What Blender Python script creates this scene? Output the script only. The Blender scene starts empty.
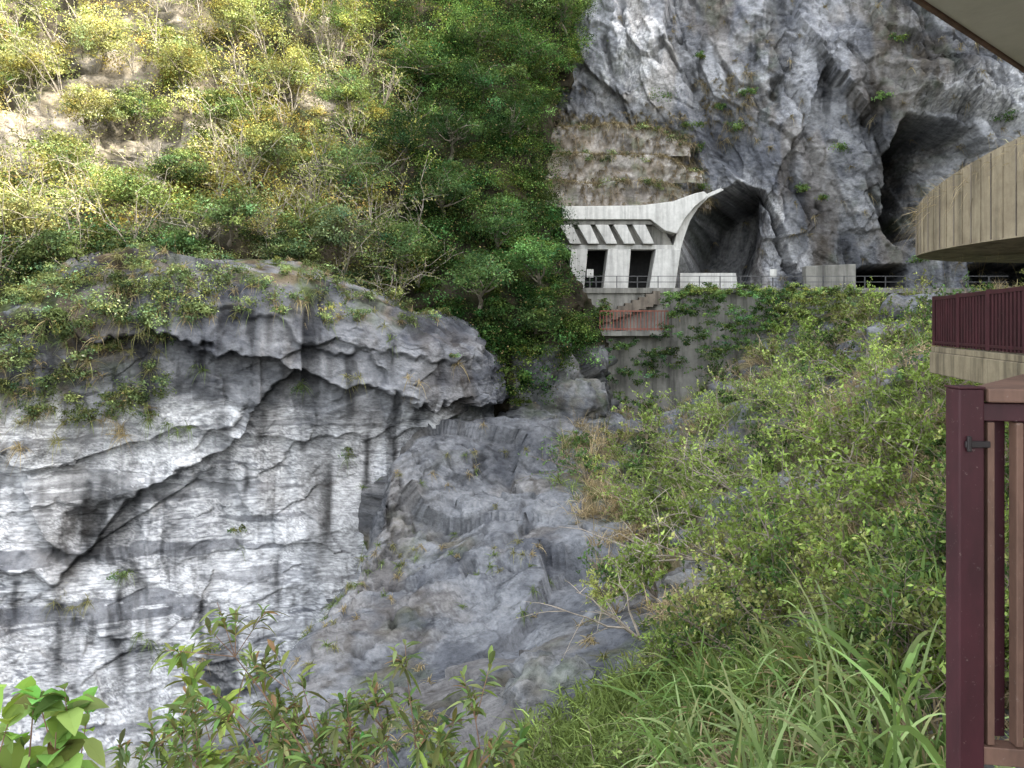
import bpy, math, numpy as np
from mathutils import Vector, Matrix
rng=np.random.default_rng(7)
F=768.0; HZ=325.0
def W(u,v,Y): return np.array([(u-512)/F*Y,Y,(HZ-v)/F*Y])
def proj(P):
    d=P[...,1]; d=np.where(np.abs(d)<1e-6,1e-6,d)
    return 512+F*P[...,0]/d, HZ-F*P[...,2]/d
# ---------- noise ----------
_tab=np.random.default_rng(3).random(65536)*2-1
def _h(i,j,k,s=0):
    return _tab[((i*73856093)^(j*19349663)^(k*83492791)^(s*2654435))&65535]
def vn(p,s=0):
    i=np.floor(p).astype(np.int64); f=p-i; f=f*f*f*(f*(f*6-15)+10)
    I=(i[...,0]*73856093,(i[...,0]+1)*73856093); J=(i[...,1]*19349663,(i[...,1]+1)*19349663); K=(i[...,2]*83492791^(s*2654435),(i[...,2]+1)*83492791^(s*2654435))
    fx,fy,fz=f[...,0],f[...,1],f[...,2]
    def g(a,b,c): return _tab[(I[a]^J[b]^K[c])&65535]
    r=[]
    for c in (0,1):
        q=[]
        for b in (0,1):
            a0=g(0,b,c); q.append(a0+(g(1,b,c)-a0)*fx)
        r.append(q[0]+(q[1]-q[0])*fy)
    return r[0]+(r[1]-r[0])*fz
def fbm(p,o=5,s=0,rid=False,g=.5):
    r=0;a=1;t=0
    for k in range(o):
        n=vn(p*2.03**k+k*17.3,s+k)
        if rid: n=1-2*np.abs(n)
        r=r+a*n;t+=a;a*=g
    return r/t
def facet(p,s=0,grad=.6):
    i=np.floor(p).astype(np.int64); best=np.full(p.shape[:-1],1e9); out=np.zeros(p.shape[:-1])
    for a in (-1,0,1):
        for b in (-1,0,1):
            for c in (-1,0,1):
                I,J,K=i[...,0]+a,i[...,1]+b,i[...,2]+c
                q=np.stack([I+.5+.45*_h(I,J,K,s+1),J+.5+.45*_h(I,J,K,s+2),K+.5+.45*_h(I,J,K,s+3)],-1)
                d=p-q; D=(d**2).sum(-1)
                m=D<best
                val=.5*_h(I,J,K,s+4)+grad*(d[...,0]*_h(I,J,K,s+5)+d[...,1]*_h(I,J,K,s+6)+d[...,2]*_h(I,J,K,s+7))
                best=np.where(m,D,best); out=np.where(m,val,out)
    return out
def sst(x,a,b):
    t=np.clip((x-a)/(b-a),0,1); return t*t*(3-2*t)
# ---------- mesh ----------
def link(o):
    bpy.context.scene.collection.objects.link(o); return o
def fastmesh(name,v,f,mats,col=None,mi=None,smooth=False,attr='Col'):
    v=np.asarray(v,dtype=np.float32); f=np.asarray(f,dtype=np.int32); k=f.shape[1]
    me=bpy.data.meshes.new(name); me.vertices.add(len(v)); me.vertices.foreach_set('co',v.ravel())
    me.loops.add(f.size); me.loops.foreach_set('vertex_index',f.ravel())
    me.polygons.add(len(f)); me.polygons.foreach_set('loop_start',np.arange(0,f.size,k,dtype=np.int32))
    for m in mats: me.materials.append(m)
    if mi is not None: me.polygons.foreach_set('material_index',np.asarray(mi,dtype=np.int32))
    me.polygons.foreach_set('use_smooth',np.full(len(f),smooth))
    if col is not None:
        a=me.color_attributes.new(attr,'FLOAT_COLOR','POINT')
        c=np.ones((len(v),4),dtype=np.float32); c[:,:3]=col; a.data.foreach_set('color',c.ravel())
    me.update(calc_edges=True)
    return link(bpy.data.objects.new(name,me))
class Acc:
    def __init__(s): s.v=[];s.f=[];s.c=[];s.m=[];s.n=0
    def add(s,v,f,c,m=0):
        v=np.asarray(v).reshape(-1,3); s.v.append(v); s.f.append(np.asarray(f)+s.n)
        c=np.broadcast_to(np.asarray(c),v.shape) ; s.c.append(c); s.m.append(np.full(len(f),m)); s.n+=len(v)
    def build(s,name,mats,smooth=False):
        return fastmesh(name,np.concatenate(s.v),np.concatenate(s.f),mats,np.concatenate(s.c),np.concatenate(s.m),smooth)
def nz(a): return a/np.maximum(np.linalg.norm(a,axis=-1,keepdims=True),1e-9)
def rdir(n): return nz(rng.normal(size=(n,3)))
def cr(nf,R):
    A=np.zeros((nf,R)); t=np.linspace(0,R-1,nf)
    for r,x in enumerate(t):
        i=min(int(x),R-2); f=x-i
        w=[-.5*f+f*f-.5*f**3,1-2.5*f*f+1.5*f**3,.5*f+2*f*f-1.5*f**3,-.5*f*f+.5*f**3]
        for k in range(4): A[r,min(max(i-1+k,0),R-1)]+=w[k]
    return A
def surf(ctrl,nr,nc):
    ctrl=np.array(ctrl,dtype=float)
    return np.einsum('ij,jkc,lk->ilc',cr(nr,ctrl.shape[0]),ctrl,cr(nc,ctrl.shape[1]))
def normals(V,toward):
    a=np.gradient(V,axis=0); b=np.gradient(V,axis=1); n=nz(np.cross(a,b))
    s=np.sign((n*toward).sum(-1,keepdims=True)); s[s==0]=1
    return n*s
def gridfaces(n,m):
    i=np.arange(n*m).reshape(n,m)
    return np.stack([i[:-1,:-1],i[:-1,1:],i[1:,1:],i[1:,:-1]],-1).reshape(-1,4)
def lerp(a,b,t):
    return np.asarray(a)*(1-t[...,None])+np.asarray(b)*t[...,None]
def rockcol(V,dark,light,white,brown,green,wm,gm,dk,band=(.10,.10,1.5),tilt=.1,streak=(1.1,1.1,.07),s=200,sk=.6,bc=0.):
    q=V.copy(); q[...,2]=V[...,2]+tilt*V[...,0]
    c=lerp(dark,light,sst(fbm(V*.35,6,s,g=.62)+.3*fbm(q*np.array([.8,.8,2.5]),4,s+10,g=.7),-.35,.35))
    wob=fbm(V*.35,3,s+20)*.8
    b=fbm(q*np.array(band)+wob[...,None]*.4,7,s+30,g=.68)
    bn=np.interp(b,[-.35,-.16,-.10,-.06,-.02,.03,.07,.11,.16,.22,.5],[.05,.05,.85,.12,.9,.2,1,.3,1,.15,.7])
    c=lerp(c,white,np.clip(bn*wm,0,1))
    st=fbm(V*np.array(streak)+wob[...,None]*.3,5,s+40,g=.6)
    stf=1-sk*sst(-st,.0,.24)*sst(fbm(V*.2,2,s+50),-.3,.3)
    c=c*stf[...,None]
    rd=fbm(V*np.array([.5,.5,.6])+wob[...,None]*.4,4,s+60,True,.55); c=c*(1-.5*sst(rd,.62,.86))[...,None]
    br=sst(fbm(V*np.array([.4,.4,.15]),4,s+90),.05,.35)*.5*bc; c=c*(1-br)[...,None]+np.array([.22,.17,.11])*br[...,None]
    g=np.clip(gm*sst(fbm(V*.9,5,s+70,g=.65),-.25,.3)*1.1,0,1)
    c=c*(1-g)[...,None]+lerp(brown,green,sst(fbm(V*1.1,3,s+80),-.2,.25))*g[...,None]
    return np.clip(c*(1-.65*dk)[...,None],.004,.8)
def gridobj(name,V,mat,col):
    return fastmesh(name,V.reshape(-1,3),gridfaces(*V.shape[:2]),[mat],col.reshape(-1,3),None,True)
# ---------- materials ----------
class NT:
    def __init__(s,name):
        s.m=bpy.data.materials.new(name); s.m.use_nodes=True; s.t=s.m.node_tree; s.t.nodes.clear()
        s.out=s.n('ShaderNodeOutputMaterial'); s.co=s.n('ShaderNodeTexCoord').outputs['Object']
    def n(s,ty,**k):
        x=s.t.nodes.new(ty)
        for a,b in k.items(): setattr(x,a,b)
        return x
    def l(s,a,b): s.t.links.new(a,b)
    def mp(s,sc,rot=(0,0,0),src=None):
        x=s.n('ShaderNodeMapping'); x.inputs['Scale'].default_value=sc; x.inputs['Rotation'].default_value=rot
        s.l(src or s.co,x.inputs['Vector']); return x.outputs[0]
    def noise(s,sc,vec=None,det=4,rough=.6,dist=0):
        x=s.n('ShaderNodeTexNoise'); x.inputs['Scale'].default_value=sc; x.inputs['Detail'].default_value=det
        x.inputs['Roughness'].default_value=rough; x.inputs['Distortion'].default_value=dist
        s.l(vec or s.co,x.inputs['Vector']); return x.outputs['Fac']
    def ramp(s,fac,stops):
        x=s.n('ShaderNodeValToRGB'); e=x.color_ramp.elements
        while len(e)<len(stops): e.new(.5)
        for q,(p,c) in zip(e,stops):
            q.position=p; q.color=(c,c,c,1) if not hasattr(c,'__len__') else (*c,1)
        s.l(fac,x.inputs[0]); return x.outputs[0]
    def mix(s,f,a,b,bt='MIX'):
        x=s.n('ShaderNodeMix',data_type='RGBA',blend_type=bt)
        for i,q in ((0,f),(6,a),(7,b)):
            if hasattr(q,'is_linked'): s.l(q,x.inputs[i])
            elif i==0: x.inputs[0].default_value=q
            else: x.inputs[i].default_value=(*q,1) if hasattr(q,'__len__') else (q,q,q,1)
        return x.outputs[2]
    def bump(s,h,st,dist,prev=None):
        x=s.n('ShaderNodeBump'); x.inputs['Strength'].default_value=st; x.inputs['Distance'].default_value=dist
        s.l(h,x.inputs['Height'])
        if prev: s.l(prev,x.inputs['Normal'])
        return x.outputs[0]
    def fin(s,col,rough=.9,nrm=None,metal=0,spec=.3):
        p=s.n('ShaderNodeBsdfPrincipled')
        if hasattr(col,'is_linked'): s.l(col,p.inputs['Base Color'])
        else: p.inputs['Base Color'].default_value=(*col,1)
        p.inputs['Roughness'].default_value=rough; p.inputs['Metallic'].default_value=metal
        p.inputs['Specular IOR Level'].default_value=spec
        if nrm: s.l(nrm,p.inputs['Normal'])
        s.l(p.outputs[0],s.out.inputs[0]); return s.m
def rockmat(name,sc=3,bs=.6,bd=.12,det=4):
    t=NT(name); at=t.n('ShaderNodeAttribute',attribute_name='Col')
    n=t.noise(sc,t.mp((1,1,1.5)),det=det,rough=.74)
    c=t.mix(1,at.outputs['Color'],t.ramp(n,[(.3,.62),(.5,1),(.7,1.3)]),'MULTIPLY')
    d=t.n('ShaderNodeBsdfDiffuse'); t.l(c,d.inputs[0]); t.l(t.bump(n,bs,bd),d.inputs['Normal']); t.l(d.outputs[0],t.out.inputs[0]); return t.m
M_marble=rockmat('banded_marble',2.5,.7,.2); M_slope=rockmat('grey_schist',3.5,.8,.15); M_back=rockmat('cliff_limestone',1.6,.8,.3); M_hill=rockmat('hillside_soil',2,.6,.2)
def leafmat(name,tr=.35):
    t=NT(name); at=t.n('ShaderNodeAttribute',attribute_name='Col')
    d=t.n('ShaderNodeBsdfDiffuse'); tl=t.n('ShaderNodeBsdfTranslucent'); t.l(at.outputs['Color'],d.inputs[0])
    yc=t.mix(1,at.outputs['Color'],(1.25,1.2,.7),'MULTIPLY'); t.l(yc,tl.inputs[0])
    m=t.n('ShaderNodeMixShader'); m.inputs[0].default_value=tr; t.l(d.outputs[0],m.inputs[1]); t.l(tl.outputs[0],m.inputs[2])
    t.l(m.outputs[0],t.out.inputs[0]); return t.m
M_leaf=leafmat('leaf'); M_blade=leafmat('grass_blade',.3)
def barkmat():
    t=NT('bark'); at=t.n('ShaderNodeAttribute',attribute_name='Col')
    c=t.mix(1,at.outputs['Color'],t.ramp(t.noise(6,t.mp((1,1,.3)),det=3),[(.3,.55),(.7,1.2)]),'MULTIPLY'); return t.fin(c,.9)
M_bark=barkmat()
def conc(name,a,b,st=.5,sc=1.0):
    t=NT(name)
    n=t.noise(1.5*sc,det=6,rough=.75)
    c=t.mix(t.ramp(n,[(.3,0),(.7,1)]),a,b)
    s=t.ramp(t.noise(1.0,t.mp((2.2*sc,2.2*sc,.12*sc)),det=5,rough=.7),[(.36,.3),(.56,1)])
    c=t.mix(st,c,t.mix(1,c,s,'MULTIPLY'))
    return t.fin(c,.85,t.bump(n,.4,.04))
M_conc=conc('pale_concrete',(.42,.41,.38),(.62,.61,.57),.5)
M_wallc=conc('stained_concrete',(.15,.145,.125),(.28,.27,.24),.9,.5)
M_beige=conc('board_concrete',(.15,.12,.078),(.25,.21,.14),.8,1.6)
M_tier=conc('terrace_stone',(.11,.09,.07),(.2,.17,.135),.6)
M_roof=conc('eave_plaster',(.46,.42,.34),(.52,.48,.40),.1)
M_dark=conc('bay_shade_black',(.015,.015,.015),(.04,.04,.04),.3)  # near-black, paints the shade inside the gallery bays
def paint(name,c,rough=.45):
    t=NT(name); n=t.noise(3,t.mp((1,1,.4)),det=5,rough=.75)
    q=t.mix(t.ramp(n,[(.35,0),(.65,1)]),tuple(x*.65 for x in c),tuple(x*1.35 for x in c))
    q=t.mix(t.ramp(t.noise(40,det=3,rough=.8),[(.64,0),(.72,.45)]),q,(.22,.18,.16))
    return t.fin(q,rough,None,0,.3)
M_maroon=paint('maroon_paint',(.034,.008,.011),.55); M_brown=paint('brown_wood_paint',(.115,.065,.046),.6); M_rail=paint('grey_rail_metal',(.08,.08,.08)); M_rust=paint('rust_red_rail',(.22,.065,.04)); M_plate=paint('dark_plate',(.015,.012,.012))
# ---------- world, sun, camera ----------
sc=bpy.context.scene
w=bpy.data.worlds.new("World"); sc.world=w; w.use_nodes=True; nt=w.node_tree
sky=nt.nodes.new('ShaderNodeTexSky'); sky.sky_type='NISHITA'; sky.sun_disc=False
EL=math.radians(28); AZ=math.radians(105)
sky.sun_elevation=EL; sky.sun_rotation=AZ; sky.dust_density=3; sky.ozone_density=.6; sky.air_density=1
hs=nt.nodes.new('ShaderNodeHueSaturation'); hs.inputs['Saturation'].default_value=.3; nt.links.new(sky.outputs[0],hs.inputs['Color'])
bg=nt.nodes['Background']; nt.links.new(hs.outputs[0],bg.inputs[0]); bg.inputs[1].default_value=1.25
S=Vector((math.cos(EL)*math.sin(AZ),math.cos(EL)*math.cos(AZ),math.sin(EL)))
sl=bpy.data.lights.new('sun','SUN'); sl.energy=13; sl.angle=math.radians(.5); sl.color=(1,.92,.76)
so=link(bpy.data.objects.new('sun',sl)); so.rotation_euler=S.to_track_quat('Z','Y').to_euler(); so.location=(60,-20,80)
cam=bpy.data.cameras.new('camera'); cam.lens=27; cam.sensor_width=36; cam.clip_end=1500; cam.clip_start=.05; cam.shift_y=-59/1024
co=link(bpy.data.objects.new('camera',cam)); co.rotation_euler=(math.pi/2,0,0); sc.camera=co
sc.view_settings.view_transform='Standard'; sc.view_settings.look='None'; sc.view_settings.exposure=0
# ---------- terrain ----------
def WC(rows): return np.array([[W(*c) if len(c)==3 else np.array(c[1:]) for c in r] for r in rows])
def poly_in(U,Vv,poly,soft=5):
    p=np.array(poly,float); D=np.full(U.shape,1e9); ins=np.zeros(U.shape,bool)
    for a,b in zip(p,np.roll(p,-1,0)):
        e=b-a; t=np.clip(((U-a[0])*e[0]+(Vv-a[1])*e[1])/(e@e),0,1)
        D=np.minimum(D,np.hypot(U-a[0]-t*e[0],Vv-a[1]-t*e[1]))
        c=((a[1]>Vv)!=(b[1]>Vv)); xx=(b[0]-a[0])*(Vv-a[1])/((b[1]-a[1]) if b[1]!=a[1] else 1e-9)+a[0]
        ins^=c&(U<xx)
    return sst(np.where(ins,D,-D),0,soft)
us=[-260,-100,0,100,200,300,400,457,482,498,524]
def row(vs,ys,uu=us): return [(a,b,c) for a,b,c in zip(uu,vs,ys)]
cl=WC([row([300,300,310,262,262,268,300,325,345,360,380],[35,37,38,39.5,40.5,41.5,42.5,43,44,46,50]),
 row([400,372,352,296,280,290,322,345,365,385,400],[25,27.5,29,30.5,32,33.5,35,36.3,37.6,41,47]),
 row([430,420,415,392,380,382,390,397,402,410,420],[24.5,27,28.5,30,31.4,32.8,34.2,35.6,37,41,47]),
 row([500,495,490,480,470,465,460,455,452,455,460],[25.0,27.5,29.1,30.7,32.1,33.5,35.0,36.7,38.2,42,48]),
 row([600,590,585,580,570,562,560,560,560,560,560],[24.6,27.2,28.7,30.3,31.9,33.4,35.1,37,38.6,43,48]),
 row([700,690,685,675,660,652,650,650,650,650,650],[23.8,26.4,27.9,29.6,31.3,33,35,37,39,43,48]),
 row([850,840,830,820,810,800,790,790,790,790,790],[22.5,25,26.5,28.5,30.5,32.5,35,37,39,43,48])])
V=surf(cl,540,680); N=normals(V,np.array([0,-1,.2])); U0,V0=proj(V)
wig=fbm(V*.5,4,40)*26+fbm(V*2.2,3,41)*6
d=np.zeros(U0.shape); ddk=np.zeros(U0.shape)
for pts,A,wd in [([(-300,330),(60,330),(150,330),(230,362),(300,372),(360,388),(420,405),(520,400)],1.1,60),
   ([(-300,560),(0,578),(55,592),(105,530),(170,482),(222,462),(260,402),(300,374),(301,100),(600,100)],.9,35),
   ([(-300,440),(0,455),(60,468),(120,440),(180,424),(260,404),(261,0)],.45,28),
   ([(-300,620),(60,605),(150,645),(250,690),(400,720)],.3,40),
   ([(-300,540),(170,505),(300,455),(480,432),(600,420)],.22,28),
   ([(-300,500),(120,565),(300,545),(420,520),(600,500)],.13,22),
   ([(-300,290),(130,290),(200,310),(330,345),(480,370),(600,370)],.35,22),
   ([(-300,660),(80,690),(200,600),(330,590),(600,600)],.15,30)]:
    a=np.array(pts,float); L=np.interp(U0,a[:,0],a[:,1])+wig
    x=L-V0; d+=A*sst(x,-2,4)*np.exp(-np.maximum(x,0)/wd); ddk+=min(A*1.2,1)*.8*sst(-x,-5,1)*np.exp(-np.maximum(-x,0)/10)  # ddk: shade painted into the rock just below each ledge
d-=.3
fc=facet(V*np.array([.22,.28,.32])+fbm(V*.4,3,9)[...,None]*.2,11)
d+=1.1*fbm(V*.12,3,1)+.5*fc+.09*facet(V*np.array([.7,.7,1.1])+fbm(V*1.1,2,19)[...,None]*.2,12)+.03*fbm(V*np.array([1.0,1.2,3]),5,5,True)+.08*fbm(V*1.3,3,6)
alc=poly_in(U0+wig,V0,[(60,500),(140,475),(150,545),(60,600),(20,560)],25)+.7*poly_in(U0+wig,V0,[(120,485),(190,470),(215,475),(160,530)],20)
d-=.6*alc
ClV=V+N*d[...,None]
wm=sst(V0+wig*1.5,385,430)*(1-.55*sst(U0,410,490))*(1.15+.6*fbm(V*.15,3,77))
wm=np.maximum(wm,.22*(U0>150)*sst(V0,300,350))
gm=sst(325-V0+fbm(V*.4,3,8)*50,0,60)*.9+.8*(1-sst(U0,50,170))*(1-sst(V0,330,470))
dstr=0
for x0,y0,y1,w_ in [(107,470,560,12),(226,400,520,7),(42,490,570,11),(350,355,440,5),(330,470,560,5),(265,410,450,5),(425,400,430,8),(180,545,600,6),(395,400,520,4),(120,590,700,7),(300,400,480,4),(12,580,660,6),(150,340,420,8),(60,600,690,5),(205,600,660,4),(280,560,620,4),(368,420,560,4),(85,480,540,5),(245,455,520,4),(170,610,680,5),(390,330,380,5),(310,310,365,5),(440,345,395,5),(250,310,360,6)]:
    dstr=dstr+np.exp(-((U0+wig*.25-x0)/w_)**2)*sst(V0,y0-8,y0+8)*(1-sst(V0,y1-40,y1+20))
dk=sst(fbm(V*np.array([.7,.7,.05]),4,88),.08,.32)*.55+.35*(1-sst(V0+wig,375,405))+np.clip(ddk,0,.9)+.25*alc+.95*np.clip(dstr,0,1)*(.6+.6*sst(fbm(V*np.array([2,2,.3]),4,86),-.2,.2))  # stain streaks, plus painted shade under ledges and in the alcove
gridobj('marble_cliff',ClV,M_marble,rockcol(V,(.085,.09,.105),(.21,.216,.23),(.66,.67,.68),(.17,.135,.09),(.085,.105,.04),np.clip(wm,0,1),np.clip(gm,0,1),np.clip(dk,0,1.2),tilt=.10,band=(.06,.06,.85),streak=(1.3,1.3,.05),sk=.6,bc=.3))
# left hillside
us2=[-500,-250,-50,150,300,430,520,575,610,640]
hl=WC([[(u,-520,y) for u,y in zip(us2,[60,66,70,74,76,78,80,84,88,95])],
 [(u,-200,y) for u,y in zip(us2,[46,52,57,60,62,64,67,72,80,90])],
 [(u,0,y) for u,y in zip([-500,-250,-50,150,300,420,510,565,585,620],[38,43,48,51,53,55,57,61,68,85])],
 [(u,150,y) for u,y in zip([-500,-250,-50,150,300,420,485,520,545,575],[33,37,42,45,47,48.5,50.5,54,62,80])],
 [(u,250,y) for u,y in zip([-500,-250,-50,150,300,430,485,520,545,575],[28,32,36,39,41,43.5,45.5,49,57,75])],
 [(u,330,y) for u,y in zip([-500,-250,-50,150,300,430,510,560,590,612],[26,29,33,37,39.5,41.5,43,46,53,70])],
 [(u,440,y) for u,y in zip([-500,-250,-50,150,300,430,520,580,612,630],[26,29,33,38,40,42,43,44.5,50,65])],
 [(u,640,y) for u,y in zip([-500,-250,-50,150,300,430,520,580,612,630],[26,29,33,38,40,42,43,44.5,50,65])]])
V=surf(hl,300,300); N=normals(V,np.array([.2,-1,.4])); HU,HV=proj(V)
d=2.2*fbm(V*.1,4,21)+1.1*facet(V*.3,22)+.35*facet(V*1.1,23)+.2*fbm(V*1.2,4,24,True)
HlV=V+N*d[...,None]; HlN=N
rocky=((HU>505)&(HV>350))
gm=.8-.7*rocky-.3*sst(fbm(V*.12,3,31),.1,.4)
gap=sst(fbm(V*.2,4,33),.14,.28)*(HV<210)*(HU<350)
c=rockcol(V,(.06,.055,.04),(.14,.12,.09),(.48,.42,.34),(.10,.085,.055),(.05,.065,.028),np.clip(gap*1.3,0,1),np.clip(gm-gap,0,1),.25*np.ones_like(gm),s=300)
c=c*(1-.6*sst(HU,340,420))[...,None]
c2=rockcol(V,(.07,.074,.085),(.17,.174,.18),(.4,.4,.4),(.15,.12,.07),(.06,.08,.03),.3+0*gm,.2+0*gm,.2+0*gm,s=340)
c=np.where(rocky[...,None],c2,c)
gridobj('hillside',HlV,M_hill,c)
# rocky slope
R_=[
 [(470,450,44),(530,440,46),(600,418,53.3),(690,410,54),(765,335,54.6),(860,302,55.2),(1000,296,55),(1250,292,52)],
 [(402,449,33.5),(480,432,36.5),(600,428,42),(680,412,46),(765,352,47),(860,328,46),(1000,312,42),(1250,300,38)],
 [(370,530,29),(450,498,31.5),(560,478,34),(660,452,36),(760,402,37),(860,368,35),(1000,345,31),(1250,335,28)],
 [(328,602,26),(420,578,26.5),(520,558,26),(640,530,26),(750,490,25),(860,440,23),(1000,404,20),(1250,385,18)],
 [(288,655,22),(390,648,21),(500,630,20),(620,610,18),(740,575,17),(860,525,15),(1020,480,13),(1300,470,11.5)],
 [(262,725,18),(370,718,16.5),(480,700,15),(610,680,13),(730,650,12),(860,605,10.5),(1040,585,9),(1350,580,8)],
 [(180,830,13),(340,805,12),(470,790,11),(600,770,10),(720,740,9),(860,700,7.5),(1060,690,6.3),(1400,690,5.5)],
 [(-100,980,7.5),(200,960,7),(430,950,6.5),(600,920,6),(740,880,5.5),(880,830,5),(1100,820,4.2),(1400,840,3.8)],
 [('w',-5,1.5,-4.2),('w',-3,1.5,-4.1),('w',-1.2,1.5,-4),('w',.2,1.5,-3.8),('w',1.2,1.5,-3.6),('w',2.2,1.5,-3.4),('w',3.4,1.5,-3.3),('w',6,1.5,-3.3)],
 [('w',-7,-8,-4.2),('w',-4,-8,-4.1),('w',-1.2,-8,-4),('w',.2,-8,-3.8),('w',1.2,-8,-3.6),('w',2.2,-8,-3.4),('w',5,-8,-3.3),('w',9,-8,-3.3)]]
full=[]
for r in R_:
    f=r[0]; p=W(*f) if len(f)==3 else np.array(f[1:])
    full.append([('w',p[0]-3,p[1]+2.5,-20.),('w',p[0]-.5,p[1]+.9,p[2]*.6-20*.4 if p[1]>9 else p[2]-4)]+list(r))
V=surf(WC(full),580,540); N=normals(V,np.array([-.1,-.6,1])); SU,SV=proj(V)
dist=np.clip(V[...,1]/26,.15,1)
q=V.copy(); q[...,2]+= -.45*V[...,0]+.15*V[...,1]
wq=fbm(V*.25,3,59)[...,None]
lay=fbm(q*np.array([.15,.15,.8])+wq*.5,4,48,True)
crk=fbm(q*np.array([.35,.35,.5])+wq*.6,4,47,True,.6)
d=dist*(1.4*fbm(V*.14,4,51)+.9*facet(V*np.array([.16,.16,.2])+wq*.3,52)+.3*facet(V*np.array([.55,.55,.7])+wq*.3,53)-.12*sst(lay,.55,.85)-.28*sst(crk,.62,.85))+.10*dist*fbm(V*np.array([1.3,1.3,1.8]),5,54,True)
SlV=V+N*d[...,None]; SlN=N
bl=np.interp(SV,[400,430,480,560,650,700,768,1000],[520,610,580,585,620,590,530,380])+fbm(V*.3,4,55)*80
vg=sst(SU-bl,-25,45)
hole=sst(fbm(V*.2,4,46),.10,.26)*(1-sst(SU,720,860))
vg=vg*(1-.92*hole)
SlVeg=vg
gm=np.clip(.98*vg+.35*sst(fbm(V*.35,4,57),.0,.4),0,1)
col=rockcol(V,(.076,.08,.09),(.165,.17,.18),(.29,.295,.30),(.13,.11,.065),(.06,.075,.03),np.clip(.3+.5*fbm(V*.2,3,56),0,.7),gm*1.3,np.clip(.4*sst(fbm(V*.3,3,60),.05,.35)+.6*sst(crk,.6,.82)*(1-vg),0,.95),tilt=-.45,band=(.25,.25,1.2),streak=(1.1,1.1,.3),s=400,sk=.35,bc=.35)
gridobj('rocky_slope',SlV,M_slope,col)
# back cliff
xs=[-16,-6,2,8,14,20,26,32,38,46,64]
zs=[-12,-2,2.5,9,15,22,32,48,80]
bc=np.array([[[x,y+oy,z] for x,y in zip(xs,[72,69,66,64,62,60.5,60,59,58,55,46])] for z,oy in zip(zs,[0,0,0,.3,.2,1,3,7,18])],float)
bc[3:5,2:5,1]+=1.5
V=surf(bc,620,780); X,Z=V[...,0],V[...,2]; BU,BV=proj(V)
N=normals(V,np.array([0,-1,.1]))
wp=fbm(V*.25,3,79)[...,None]; q=V+np.stack([V[...,2]*.35,0*X,0*X],-1)
d=1.6*fbm(V*np.array([.08,.08,.05]),3,71)+2.3*facet(q*np.array([.12,.12,.06])+wp*.12,72)+1.0*facet(q*np.array([.3,.3,.16])+wp*.1,73)+.45*facet(q*np.array([.8,.8,.5]),74)+.16*facet(q*np.array([2,2,1.2]),70)+.18*fbm(V*np.array([.8,.8,.5]),5,75,True)
cr1=fbm(q*np.array([.22,.22,.06])+wp*.2,3,83,True); d-=.8*sst(cr1,.7,.93)
d*=np.where(Z<3,.3,1)
nwx=fbm(V*.5,4,81)*11
B1=poly_in(BU+nwx*.6,BV+nwx*.4,[(672,292),(674,262),(684,222),(696,200),(735,180),(770,190),(792,225),(802,262),(802,292)],8)
B2=poly_in(BU+nwx,BV+nwx*.7,[(892,240),(888,190),(893,140),(905,112),(940,118),(972,130),(990,150),(985,185),(960,210),(930,238)],7)
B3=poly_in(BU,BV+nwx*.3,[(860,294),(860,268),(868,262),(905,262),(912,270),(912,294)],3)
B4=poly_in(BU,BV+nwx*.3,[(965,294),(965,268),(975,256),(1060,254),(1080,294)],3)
dep=B1*(11-8*sst(BU+nwx,720,780))+B2*(11-8*sst(BU+nwx,905,975))+B3*9+B4*9
d+=-dep
d+=1.8*poly_in(BU,BV,[(985,60),(1060,60),(1060,240),(985,240),(1000,150)],25)+1.8*poly_in(BU+nwx,BV,[(890,50),(1020,60),(1020,135),(960,120),(900,108)],20)
BcV=V+N*d[...,None]
wm=.10+.95*poly_in(BU+nwx*2,BV,[(575,-60),(650,-60),(690,60),(700,125),(575,125)],60)+.9*poly_in(BU+nwx*2,BV+nwx,[(640,180),(740,155),(800,185),(850,290),(640,300)],30)+1.0*poly_in(BU+nwx,BV,[(890,70),(1024,70),(1050,150),(950,125),(890,120)],20)+.5*fbm(V*.1,3,90)
wm=np.clip(wm,0,1)*(1-.5*B1)
gm=.3*sst(fbm(V*np.array([.3,.3,.1]),4,91),0,.4)+.9*poly_in(BU+nwx,BV,[(545,110),(700,120),(712,200),(545,215)],15)+.3*sst(B2,0,1)
dk=.95*np.clip(B3+B4,0,1)+.5*sst(fbm(V*np.array([.2,.2,.04]),4,92),.0,.3)*sst(BU,660,760)+.45*sst(cr1,.65,.88)+.6*B1*(1-sst(BU+nwx,720,765))+.6*B2*(1-sst(BU+nwx,915,955))  # B1 to B4 terms paint interior shade into the caves and tunnels
gridobj('limestone_cliff',BcV,M_back,rockcol(V,(.105,.11,.125),(.27,.275,.285),(.64,.635,.625),(.21,.175,.125),(.09,.11,.05),wm,np.clip(gm,0,1),np.clip(dk,0,1.4),band=(.3,.3,.1),tilt=.5,streak=(.6,.6,.035),s=500,sk=.6,bc=.5))
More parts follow.
